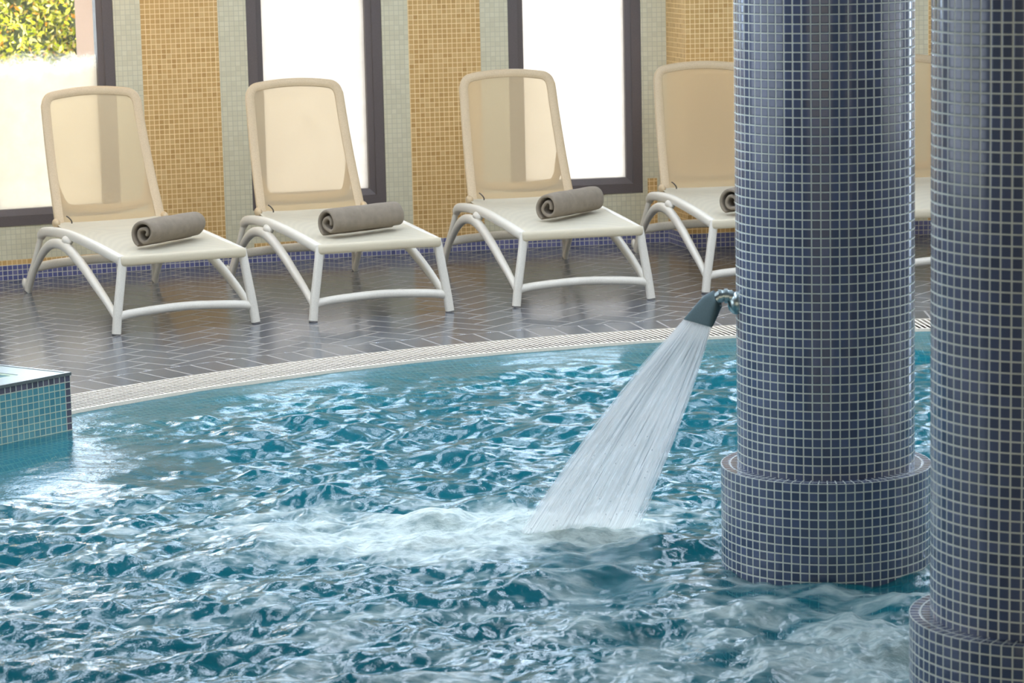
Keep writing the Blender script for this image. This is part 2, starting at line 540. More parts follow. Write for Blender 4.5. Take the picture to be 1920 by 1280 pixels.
def deck():
    q = QB()
    n = 240
    for i in range(n):
        a = 2 * PI * i / n; b = 2 * PI * (i + 1) / n
        rr = [R_B, 7.0, 9.5, 15.0]
        for k in range(3):
            p = [(*pp(rr[k], a), 0), (*pp(rr[k], b), 0), (*pp(rr[k + 1], b), 0), (*pp(rr[k + 1], a), 0)]
            q.quad(p, [(0, 0)] * 4, 0)
    tag(q.build('floor', [M_DECK]), kind='structure')
deck()
# keep the floor inside the building: trimmed by the curved wall from outside, so the paving outside sits just above it
nb = 267
o = ring_mesh('floor_border', R_OUT, R_B, 0, 0, nb, [M_BORDER], lambda a, b, ra, rb: [(a / (2 * PI) * nb, 0), (b / (2 * PI) * nb, 0), (b / (2 * PI) * nb, 1.85), (a / (2 * PI) * nb, 1.85)])
tag(o, kind='structure')

# overflow grating: cream bars over a dark gutter
def grating():
    root = empty('overflow_grating', (PC.x, PC.y, 0))
    tag(root, 'cream slatted overflow grating curving along the pool edge', 'grating')
    q = QB()
    nbar = int(2 * PI * 4.96 / 0.0245)
    zt, zb = 0.0, -0.0025
    for i in range(nbar):
        a = 2 * PI * i / nbar
        wa = 0.0047 / 4.96; sk = 0.0065
        r0, r1 = R_IN + 0.012, R_OUT - 0.012
        c = [(r0, a - wa - sk * .5), (r0, a + wa - sk * .5), (r1, a + wa + sk * .5), (r1, a - wa + sk * .5)]
        P = [pp(r, t) for r, t in c]
        q.quad([(*p, zt) for p in P], [(0, 0)] * 4)
        for k in range(4):
            A, B = P[k], P[(k + 1) % 4]
            q.quad([(*A, zb), (*B, zb), (*B, zt), (*A, zt)], [(0, 0)] * 4)
    bars = q.build('slats', [M_CREAM]); bars.parent = root; bars.matrix_parent_inverse = Matrix.Translation(-root.location)
    q = QB()
    n = 200
    for r0, r1 in ((R_IN - 0.004, R_IN + 0.009), (R_OUT - 0.008, R_OUT)):
        for i in range(n):
            a = 2 * PI * i / n; b = 2 * PI * (i + 1) / n
            zz = zt + 0.001
            q.quad([(*pp(r0, a), zz), (*pp(r0, b), zz), (*pp(r1, b), zz), (*pp(r1, a), zz)], [(0, 0)] * 4)
            for r in (r0, r1):
                q.quad([(*pp(r, a), -0.03), (*pp(r, b), -0.03), (*pp(r, b), zz), (*pp(r, a), zz)], [(0, 0)] * 4)
    rim = q.build('edge_strip', [M_CREAM]); rim.parent = root; rim.matrix_parent_inverse = Matrix.Translation(-root.location)
grating()
# gutter below the grating
q = QB(); n = 160
prof = [(R_OUT, 0.0), (R_OUT, -0.16), (R_IN + 0.002, -0.16), (R_IN + 0.002, -0.012)]
for i in range(n):
    a = 2 * PI * i / n; b = 2 * PI * (i + 1) / n
    for k in range(3):
        (ra, za), (rb, zb) = prof[k], prof[k + 1]
        q.quad([(*pp(ra, a), za), (*pp(ra, b), za), (*pp(rb, b), zb), (*pp(rb, a), zb)], [(0, 0)] * 4)
tag(q.build('trim_2', [M_GUTTER]), kind='structure')
# pool shell: teal tiled lip that slopes down, wall and bottom
q = QB(); n = 240
WZ = -0.03
prof = [(R_IN, -0.013), (R_IN - 0.03, -0.026), (R_IN - 0.08, -0.040), (R_IN - 0.16, -0.052), (R_IN - 0.30, -0.066), (R_IN - 0.335, -0.10), (R_IN - 0.34, -0.3), (R_IN - 0.34, -1.25)]
NU = 1160
dist = [0]
for k in range(len(prof) - 1):
    dist.append(dist[-1] + math.hypot(prof[k + 1][0] - prof[k][0], prof[k + 1][1] - prof[k][1]))
for i in range(n):
    a = 2 * PI * i / n; b = 2 * PI * (i + 1) / n
    for k in range(len(prof) - 1):
        (ra, za), (rb, zb) = prof[k], prof[k + 1]
        ua, ub = a / (2 * PI) * NU, b / (2 * PI) * NU
        q.quad([(*pp(ra, a), za), (*pp(ra, b), za), (*pp(rb, b), zb), (*pp(rb, a), zb)],
               [(ua, dist[k] / TP), (ub, dist[k] / TP), (ub, dist[k + 1] / TP), (ua, dist[k + 1] / TP)], 0 if k < 5 else 1)
R0 = R_IN - 0.34
m = 40
for i in range(m):
    for j in range(m):
        xs = [PC.x - R0 - .02 + (2 * R0 + .04) * (i + d) / m for d in (0, 1)]
        ys = [PC.y - R0 - .02 + (2 * R0 + .04) * (j + d) / m for d in (0, 1)]
        P = [(xs[0], ys[0]), (xs[1], ys[0]), (xs[1], ys[1]), (xs[0], ys[1])]
        if all(math.hypot(x - PC.x, y - PC.y) > R0 + 0.05 for x, y in P): continue
        q.quad([(x, y, -1.25) for x, y in P], [(x / TP, y / TP) for x, y in P], 1)
tag(q.build('pool_shell', [M_TEAL, M_BASIN]), kind='structure')

# ceiling and the other walls of the hall
bm = bmesh.new(); box_bm(bm, -6.6, 8.6, -4.6, 16.4, CEIL, CEIL + 0.2)
tag(from_bm('ceiling', bm, M_CEIL), kind='structure')
bm = bmesh.new(); box_bm(bm, -6.6, -6.4, -4.6, 12.6, -0.1, CEIL)
tag(from_bm('wall_left', bm, M_WALL), kind='structure')
bm = bmesh.new(); box_bm(bm, 8.4, 8.6, -4.6, 14.6, -0.1, CEIL)
tag(from_bm('wall_right', bm, M_WALL), kind='structure')
bm = bmesh.new(); box_bm(bm, -6.6, 8.6, -4.6, -4.4, -0.1, CEIL)
tag(from_bm('wall_rear', bm, M_WALL), kind='structure')

for i, (x, y, sx, sy) in enumerate(OVERHEAD):
    bm = bmesh.new()
    for a in range(2):
        for sg in (-1, 1):
            if a: box_bm(bm, sg * (sx / 2 + .03) - .03, sg * (sx / 2 + .03) + .03, -sy / 2 - .06, sy / 2 + .06, -0.06, 0.0)
            else: box_bm(bm, -sx / 2, sx / 2, sg * (sy / 2 + .03) - .03, sg * (sy / 2 + .03) + .03, -0.06, 0.0)
    o = from_bm('window_%d' % (20 + i), bm, M_FRAME); o.location = (x, y, CEIL)  # frame round an added overhead light, no real window
    tag(o, kind='structure')

# added warm lamp above the view, put in for glints on water
def pendant():
    root = empty('added_glint_lamp', (-2.35, 14.2, 2.15))
    tag(root, 'added unseen pendant lamp, put in for warm glints on the water', 'lamp')
    bm = bmesh.new()
    sweep_pts = [(0.0, 0.30), (0.03, 0.30), (0.05, 0.24), (0.17, 0.10), (0.175, 0.09)]
    for i in range(32):
        a, b = 2 * PI * i / 32, 2 * PI * (i + 1) / 32
        for k in range(1, 4):
            (r0, z0), (r1, z1) = sweep_pts[k], sweep_pts[k + 1]
            bm.faces.new([bm.verts.new(p) for p in ((r0 * math.cos(a), r0 * math.sin(a), z0), (r0 * math.cos(b), r0 * math.sin(b), z0), (r1 * math.cos(b), r1 * math.sin(b), z1), (r1 * math.cos(a), r1 * math.sin(a), z1))])
    from_bm('lamp_shade', bm, M_DSTEEL, root)
    bm = bmesh.new()
    bmesh.ops.create_cone(bm, cap_ends=True, segments=12, radius1=0.006, radius2=0.006, depth=CEIL - 2.15 - 0.28, matrix=Matrix.Translation((0, 0, (CEIL - 2.15 + 0.28) / 2)))
    from_bm('cord', bm, M_HOOK, root)
    t = NT('glowing_bulb')
    e = t.n('ShaderNodeEmission'); e.inputs[0].default_value = (1.0, 0.62, 0.22, 1); e.inputs[1].default_value = 75.0
    bm = bmesh.new()
    bmesh.ops.create_uvsphere(bm, u_segments=20, v_segments=12, radius=0.085, matrix=Matrix.Translation((0, 0, 0.11)))
    from_bm('bulb', bm, t.surf(e.outputs[0]), root, smooth=True)
pendant()

# ------------------------------------------------------------------ outside: paving, hedge, post
bm = bmesh.new()
nseg = 60
prev = None
for i in range(nseg + 1):
    s = -10.5 + 15.7 * i / nseg
    x0, y0 = wall_pt(s, -0.13); x1, y1 = wall_pt(s, -14)
    cur = (bm.verts.new((x0, y0, 0.02)), bm.verts.new((x1, y1, 0.02)))
    if prev: bm.faces.new((prev[0], cur[0], cur[1], prev[1]))
    prev = cur
tag(from_bm('ground_outside', bm, M_GROUND), kind='structure')
def hedge():
    n = 52000
    cx, cy = -4.0, 19.6
    X = rng.uniform(-3.6, 3.2, n); Z = rng.uniform(0.0, 2.3, n)
    Yb = 0.10 * np.sin(X * 5) * np.cos(Z * 4.1) + 0.06 * np.sin(X * 13 + Z * 9)
    Yv = Yb + rng.uniform(0, 0.22, n)
    c = np.stack([cx + X, cy + Yv + 0.12 * X, Z], 1)
    L = rng.uniform(0.012, 0.034, n)
    d = rng.normal(size=(n, 3)); d /= np.linalg.norm(d, axis=1, keepdims=True)
    e = rng.normal(size=(n, 3)); e -= (e * d).sum(1, keepdims=True) * d; e /= np.linalg.norm(e, axis=1, keepdims=True)
    v = np.concatenate([c - d * L[:, None], c + e * L[:, None] * .45, c + d * L[:, None], c - e * L[:, None] * .45], 1).reshape(-1, 3)
    f = np.arange(4 * n).reshape(-1, 4)
    me = bpy.data.meshes.new('leaves')
    me.vertices.add(len(v)); me.vertices.foreach_set('co', v.ravel())
    me.loops.add(4 * n); me.loops.foreach_set('vertex_index', f.ravel())
    me.polygons.add(n); me.polygons.foreach_set('loop_start', np.arange(n) * 4); me.polygons.foreach_set('loop_total', np.full(n, 4))
    me.update()
    root = empty('garden_hedge', (cx, cy, 0.02))
    tag(root, 'sunlit yellow-green hedge outside the leftmost window', 'hedge')
    o = link_mesh('foliage', me, M_LEAF, root); o.matrix_parent_inverse = Matrix.Translation(-root.location)
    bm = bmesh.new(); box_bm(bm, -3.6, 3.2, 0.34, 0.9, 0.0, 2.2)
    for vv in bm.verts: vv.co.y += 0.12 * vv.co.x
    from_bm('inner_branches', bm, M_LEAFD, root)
hedge()
bm = bmesh.new(); box_bm(bm, -0.05, 0.10, -0.06, 0.06, 0, 3.2, 0.008)
o = from_bm('garden_post', bm, M_POST); o.location = (-2.36, 16.0, 0.02)
tag(o, 'pinkish rendered post outside right of the hedge, seen through leftmost window', 'post')

# ------------------------------------------------------------------ mosaic columns
def lathe(name, prof, nseg, nu, mats, parent, mi=None):
    q = QB()
    dl = [0]
    for k in range(len(prof) - 1):
        dl.append(dl[-1] + math.hypot(prof[k + 1][0] - prof[k][0], prof[k + 1][1] - prof[k][1]))
    me_v = []
    for i in range(nseg + 1):
        a = 2 * PI * i / nseg
        for r, z in prof: me_v.append((r * math.cos(a), r * math.sin(a), z))
    k_ = len(prof)
    faces, uvs, mis = [], [], []
    for i in range(nseg):
        for k in range(k_ - 1):
            faces.append((i * k_ + k, (i + 1) * k_ + k, (i + 1) * k_ + k + 1, i * k_ + k + 1))
            ua, ub = i / nseg * nu, (i + 1) / nseg * nu
            uvs += [(ua, prof[k][2] if len(prof[k]) > 2 else dl[k] / TP)] if False else [(ua, dl[k] / TP), (ub, dl[k] / TP), (ub, dl[k + 1] / TP), (ua, dl[k + 1] / TP)]
            mis.append(mi[k] if mi else 0)
    me = bpy.data.meshes.new(name)
    me.from_pydata(me_v, [], faces)
    uvl = me.uv_layers.new(name='UVMap'); uvl.data.foreach_set('uv', [c for p in uvs for c in p])
    o = link_mesh(name, me, mats, parent, True)
    me.polygons.foreach_set('material_index', mis)
    me.set_sharp_from_angle(angle=math.radians(40))
    return o
def column(x, y, ztop, rot, label):
    root = empty('mosaic_column', (x, y, -1.25), rot)
    tag(root, label, 'column')
    zb = 1.25
    zt = snap(ztop)
    lathe('shaft', [(0.264, zb + zt - 0.01), (0.264, zb + CEIL)], 124, 62, [M_BLUE], root)
    lathe('plinth', [(0.314, 0.0), (0.314, zb + zt)], 148, 74, [M_BLUE], root)
    lathe('plinth_ledge', [(0.314, zb + zt), (0.264, zb + zt)], 148, 74, [M_BLUE], root)
column(0.932, 8.30, 0.266, 0.2, 'tall blue mosaic column with the water spout, standing in the pool')
column(1.257, 6.60, 0.232, 0.5, 'nearest blue mosaic column, cropped at the right edge of the photo')

# ------------------------------------------------------------------ raised tub on the left
def tub():
    A = Vector((-1.685, 10.605)); d1 = Vector((-0.220, -0.261)).normalized(); d2 = Vector((-0.302, 0.209)).normalized()
    L1, L2 = 2.1, 1.45
    zt = 0.199
    root = empty('raised_tub', (A.x, A.y, -1.2))
    tag(root, 'teal mosaic raised tub with dark tile border at the left pool edge', 'tub')
    P = [A, A + d1 * L1, A + d1 * L1 + d2 * L2, A + d2 * L2]
    q = QB()
    z0 = -1.2
    zr = zt - 0.010
    rows = TP
    for k in range(4):
        a, b = P[k], P[(k + 1) % 4]
        L = (b - a).length
        d = (b - a) / L
        def rect(u0, u1, za, zb, mi):
            p, r = a + d * u0, a + d * u1
            q.quad([(p.x, p.y, za), (r.x, r.y, za), (r.x, r.y, zb), (p.x, p.y, zb)],
                   [(u0 / TP, (za - zr) / TP), (u1 / TP, (za - zr) / TP), (u1 / TP, (zb - zr) / TP), (u0 / TP, (zb - zr) / TP)], mi)
        rect(0, TP, z0, zr - TP, 1); rect(TP, L - TP, z0, zr - TP, 0); rect(L - TP, L, z0, zr - TP, 1)
        rect(0, L, zr - TP, zr, 1)
    body = q.build('tiled_wall', [M_TEAL, M_DARK]); body.parent = root; body.matrix_parent_inverse = Matrix.Translation(-root.location)
    def inset(w_):
        return [A + d1 * w_ + d2 * w_, A + d1 * (L1 - w_) + d2 * w_, A + d1 * (L1 - w_) + d2 * (L2 - w_), A + d1 * w_ + d2 * (L2 - w_)]
    def frame(name, w0, w1, za, zb, mat):
        bm = bmesh.new()
        O, I = inset(w0), inset(w1)
        vo = [[bm.verts.new((p.x, p.y, z)) for p in R] for R, z in ((O, za), (O, zb), (I, zb), (I, za))]
        for r in range(4):
            for k in range(4):
                bm.faces.new((vo[r][k], vo[r][(k + 1) % 4], vo[(r + 1) % 4][(k + 1) % 4], vo[(r + 1) % 4][k]))
        o = from_bm(name, bm, mat); o.parent = root; o.matrix_parent_inverse = Matrix.Translation(-root.location)
    frame('steel_edge', -0.004, 0.012, zt - 0.012, zt, M_DSTEEL)
    frame('coping', 0.012, 0.13, zt - 0.03, zt - 0.002, M_COPING)
    frame('inner_wall', 0.13, 0.15, -1.0, zt - 0.004, M_TEAL)
    I = inset(0.135)
    bm = bmesh.new()
    bm.faces.new([bm.verts.new((p.x, p.y, zt - 0.006)) for p in I])
    t = NT('calm_tub_water')
    tc = t.n('ShaderNodeTexCoord').outputs['Object']
    b = t.bsdf((0.20, 0.36, 0.38), 0.03, IOR=1.33)
    t.l(t.bump(t.noise(tc, 9.0, 2), 0.15, 0.01), b.inputs['Normal'])
    o = from_bm('tub_water', bm, t.surf(b))
    tag(o, 'calm pale water filling the raised tub to the brim', 'water', kind='stuff')
tub()

# ------------------------------------------------------------------ water surface
def water():
    # grid finer close to the camera path; rectangular patch clipped to the round pool
    x0, x1, y0, y1 = -2.9, 3.2, 5.6, 12.42
    nx, ny = 860, 1100
    xs = np.linspace(x0, x1, nx); ys = np.linspace(y0, y1, ny)
    X, Y = np.meshgrid(xs, ys)
    Hh = np.zeros_like(X)
    r = np.random.default_rng(3)
    # wave spectrum: swell down to chop, crests mostly running across the view
    for i in range(150):
        lam = 0.050 * (11.0 ** r.random())
        k = 2 * PI / lam
        ang = r.normal(PI / 2 + 0.28, 0.60)
        amp = 0.0025 * (lam / 0.3) ** 1.08
        ph = r.random() * 2 * PI
        wob = 0.35 * np.sin(X * (1.3 + r.random()) + r.random() * 6) + 0.35 * np.sin(Y * (1.1 + r.random()) + r.random() * 6)
        th = k * (X * math.cos(ang) + Y * math.sin(ang)) + ph + wob * 2.2
        s = np.sin(th)
        Hh += amp * (s if i % 3 else (1 - 2 * np.abs(np.sin(th / 2)) ** 1.35) * 0.9) * 0.62
    def vnoise(scale, seed, sx=1.0, sy=1.0):
        rr = np.random.default_rng(seed)
        g = rr.random((64, 64))
        u = (X * sx * scale) % 64; v = (Y * sy * scale) % 64
        i0 = np.floor(u).astype(int); j0 = np.floor(v).astype(int)
        fu = u - i0; fv = v - j0
        fu = fu * fu * (3 - 2 * fu); fv = fv * fv * (3 - 2 * fv)
        i1 = (i0 + 1) % 64; j1 = (j0 + 1) % 64; i0 %= 64; j0 %= 64
        return (g[i0, j0] * (1 - fu) + g[i1, j0] * fu) * (1 - fv) + (g[i0, j1] * (1 - fu) + g[i1, j1] * fu) * fv
    def fbm(scale, seed, oc=4, **kw):
        a, t_, s = 1.0, 0.0, 0.0
        for o_ in range(oc):
            t_ = t_ + a * vnoise(scale * 2 ** o_, seed + o_, **kw); s += a; a *= 0.55
        return t_ / s
    # calm towards the rim, rough at the jet and between the columns
    dr = np.hypot(X - PC.x, Y - PC.y)
    calm = 0.10 + 0.90 * np.clip((R_IN - 0.12 - dr) / 0.42, 0.0, 1)
    lee = np.clip(np.hypot((X + 1.75) / 0.55, (Y - 9.95) / 0.6) - 0.55, 0.12, 1)
    Hh *= calm * lee
    def blob(cx, cy, rx, ry, rot=0.0, p=2.0):
        c, s = math.cos(rot), math.sin(rot)
        u = ((X - cx) * c + (Y - cy) * s) / rx; v = (-(X - cx) * s + (Y - cy) * c) / ry
        return np.exp(-(np.abs(u) ** p + np.abs(v) ** p))
    foamz = 1.15 * blob(0.18, 8.82, 0.30, 0.20) + 0.95 * blob(-0.20, 8.75, 0.42, 0.30, 0.1) + 0.55 * blob(-0.65, 8.9, 0.45, 0.32) \
        + 0.12 * blob(-1.1, 9.2, 0.5, 0.4) + 0.10 * blob(-0.6, 7.9, 1.6, 0.9)
    foamc = 1.0 * blob(1.15, 7.45, 0.34, 0.36) + 0.85 * blob(0.98, 7.15, 0.34, 0.35) + 0.5 * blob(0.62, 7.2, 0.4, 0.55) + 0.35 * blob(0.3, 7.6, 0.6, 0.4) + 0.3 * blob(1.35, 8.5, 0.3, 0.4)
    # broad smooth mounds of churned water round the impact
    mound = np.clip(1.0 * blob(-0.15, 8.8, 0.5, 0.35) + 0.8 * blob(-0.6, 8.9, 0.4, 0.35), 0, 1)
    Hh = Hh * (1 - 0.45 * np.clip(mound, 0, 1))
    Hh += 0.12 * mound * (fbm(3.6, 21, 3, sx=1.0, sy=1.7) - 0.42)
    Hh += 0.030 * blob(0.2, 8.82, 0.26, 0.12) + 0.045 * np.clip(foamz, 0, 1) * (fbm(11, 31, 4) - 0.5)
    Hh += 0.085 * foamc * (fbm(7.0, 41, 4) - 0.5)
    Hh += 0.035 * blob(-0.75, 9.35, 0.09, 0.05) + 0.03 * blob(-0.62, 9.3, 0.12, 0.05)
    n1 = fbm(7.0, 51, 5, sx=0.8, sy=1.3); n2 = fbm(24.0, 61, 3, sx=0.7, sy=1.3)
    foam = np.clip(np.clip(foamz, 0, 1.2) * 1.6 + (n1 - 0.52) * 2.3 + (n2 - 0.5) * 0.9 - 0.30, 0, 1) * (foamz > 0.02)
    foam2 = np.clip(np.clip(foamc, 0, 1.1) * 0.9 + (n1 - 0.5) * 2.6 + (n2 - 0.5) * 1.1 - 0.18, 0, 1) * (foamc > 0.02)
    foam = np.maximum(foam * 0.9, foam2 * 0.62)
    foam = np.maximum(foam, np.clip((n1 - 0.60) * 2.2, 0, 0.35) * np.clip((10.2 - Y) / 2.0, 0, 1))
    rimup = np.clip(1 - (R_IN - dr) / 0.30, 0, 1)
    Z = WZ + Hh + 0.019 * rimup
    Z = np.minimum(Z, np.where(dr > R_IN - 0.10, -0.004, 0.15))
    inside = dr < R_IN + 0.0
    # tub footprint is solid
    A = np.array((-1.685, 10.605)); d1 = np.array((-0.220, -0.261)); d1 /= np.linalg.norm(d1); d2 = np.array((-0.302, 0.209)); d2 /= np.linalg.norm(d2)
    U = (X - A[0]) * d1[0] + (Y - A[1]) * d1[1]; V = (X - A[0]) * d2[0] + (Y - A[1]) * d2[1]
    inside &= ~((U > 0.03) & (V > 0.03))
    for cx, cy in ((0.932, 8.30), (1.257, 6.60)):
        inside &= np.hypot(X - cx, Y - cy) > 0.30
    idx = np.arange(nx * ny).reshape(ny, nx)
    ok = inside[:-1, :-1] & inside[1:, :-1] & inside[:-1, 1:] & inside[1:, 1:]
    f = np.stack([idx[:-1, :-1][ok], idx[:-1, 1:][ok], idx[1:, 1:][ok], idx[1:, :-1][ok]], 1)
    used = np.zeros(nx * ny, bool); used[f.ravel()] = True
    remap = np.cumsum(used) - 1
    co = np.stack([X.ravel(), Y.ravel(), Z.ravel()], 1)[used]
    f = remap[f]
    # far/near remainder of the round pool, coarse
    nf = len(f)
    me = bpy.data.meshes.new('pool_water')
    me.vertices.add(len(co)); me.vertices.foreach_set('co', co.ravel())
    me.loops.add(4 * nf); me.loops.foreach_set('vertex_index', f.ravel().astype(np.int32))
    me.polygons.add(nf); me.polygons.foreach_set('loop_start', np.arange(nf) * 4); me.polygons.foreach_set('loop_total', np.full(nf, 4))
    me.polygons.foreach_set('use_smooth', np.ones(nf, bool))
    at = me.attributes.new('foam', 'FLOAT', 'POINT'); at.data.foreach_set('value', foam.ravel()[used].astype(np.float32))
    me.update(); me.validate()
    t = NT('pool_water')
    geo = t.n('ShaderNodeNewGeometry').outputs['Position']
    a = t.n('ShaderNodeAttribute', attribute_name='foam').outputs['Fac']
    st = t.n('ShaderNodeMapping'); st.inputs['Scale'].default_value = (0.8, 1.5, 1.0); st.inputs['Rotation'].default_value = (0, 0, 0.2)
    t.l(geo, st.inputs[0])
    nb1 = t.noise(st.outputs[0], 22, 5, 0.62)
    nb2 = t.noise(st.outputs[0], 70, 3, 0.6)
    foamf = t.math('MULTIPLY', t.map(a, 0.0, 1.0, 0, 1, smooth=False), t.map(nb1, 0.25, 0.62, 0.45, 1.0), clamp=True)
    hgt = t.math('ADD', nb1, t.math('MULTIPLY', nb2, 0.3))
    bmp = t.bump(hgt, 0.24, 0.012)
    vtint = t.mix(t.noise(geo, 1.7, 3), (0.004, 0.155, 0.205), (0.010, 0.205, 0.255))
    dif = t.n('ShaderNodeBsdfDiffuse'); t.l(vtint, dif.inputs[0]); t.l(bmp, dif.inputs['Normal'])
    tp = t.n('ShaderNodeBsdfTransparent'); tp.inputs[0].default_value = (0.45, 0.80, 0.82, 1)
    body = t.mixs(0.42, dif.outputs[0], tp.outputs[0])
    gl = t.n('ShaderNodeBsdfGlossy'); gl.inputs['Roughness'].default_value = 0.03; gl.inputs[0].default_value = (1, 1, 1, 1)
    t.l(bmp, gl.inputs['Normal'])
    fr = t.n('ShaderNodeFresnel'); fr.inputs[0].default_value = 1.34; t.l(bmp, fr.inputs['Normal'])
    wat = t.mixs(fr.outputs[0], body, gl.outputs[0])
    fm = t.bsdf((0.66, 0.77, 0.73), 0.3)
    t.l(t.bump(hgt, 0.6, 0.02), fm.inputs['Normal'])
    s = t.mixs(foamf, wat, fm.outputs[0])
    m = t.surf(s)
    o = link_mesh('pool_water', me, m)
    tag(o, 'choppy turquoise water with white foam filling the round pool', 'water', kind='stuff')
    # remaining disc of water out of the photograph's view
    bm = bmesh.new()
    nn = 120
    for i in range(nn):
        a0, a1 = 2 * PI * i / nn, 2 * PI * (i + 1) / nn
        for k in range(10):
            r0, r1 = R_IN * k / 10, R_IN * (k + 1) / 10
            P = [pp(r0, a0), pp(r1, a0), pp(r1, a1), pp(r0, a1)]
            cx = sum(p[0] for p in P) / 4; cy = sum(p[1] for p in P) / 4
            if cy > 5.6 - 0.12 and x0 < cx < x1 + 0.1: continue
            if k == 0: P = P[1:]if True else P
            if k == 0: P = [PC[:]] + [pp(r1, a0), pp(r1, a1)]
            bm.faces.new([bm.verts.new((p[0], p[1], WZ)) for p in P])
    o2 = from_bm('rest_water', bm, m, o)
    o2.name = 'outer_water'
water()

# ------------------------------------------------------------------ sweeps
def catmull(P, n):
    P = [Vector(p) for p in P]
    out = []
    for i in range(len(P) - 1):
        p0 = P[max(i - 1, 0)]; p1 = P[i]; p2 = P[i + 1]; p3 = P[min(i + 2, len(P) - 1)]
        for k in range(n):
            t_ = k / n
            out.append(0.5 * ((2 * p1) + (p2 - p0) * t_ + (2 * p0 - 5 * p1 + 4 * p2 - p3) * t_ ** 2 + (3 * p1 - p0 - 3 * p2 + p3) * t_ ** 3))
    out.append(P[-1])
    return out
def sweep(bm, path, ra, rb=None, side=Vector((1, 0, 0)), n=12, taper=None, sq=2.0, capround=True):
    """ra: half size along side, rb: half size across; superellipse section"""
    rb = rb or ra
    N = len(path)
    rings = []
    for i, p in enumerate(path):
        tan = (path[min(i + 1, N - 1)] - path[max(i - 1, 0)]).normalized()
        s = (side - tan * side.dot(tan)).normalized()
        u = tan.cross(s).normalized()
        k = taper(i / (N - 1)) if taper else 1.0
        ring = []
        for j in range(n):
            a = 2 * PI * j / n
            ca, sa = math.cos(a), math.sin(a)
            cx = math.copysign(abs(ca) ** (2 / sq), ca); sy = math.copysign(abs(sa) ** (2 / sq), sa)
            ring.append(bm.verts.new(p + s * (ra * k * cx) + u * (rb * k * sy)))
        rings.append(ring)
    for a, b in zip(rings, rings[1:]):
        for j in range(n):
            bm.faces.new((a[j], a[(j + 1) % n], b[(j + 1) % n], b[j]))
    bm.faces.new(list(reversed(rings[0]))); bm.faces.new(rings[-1])
    return rings

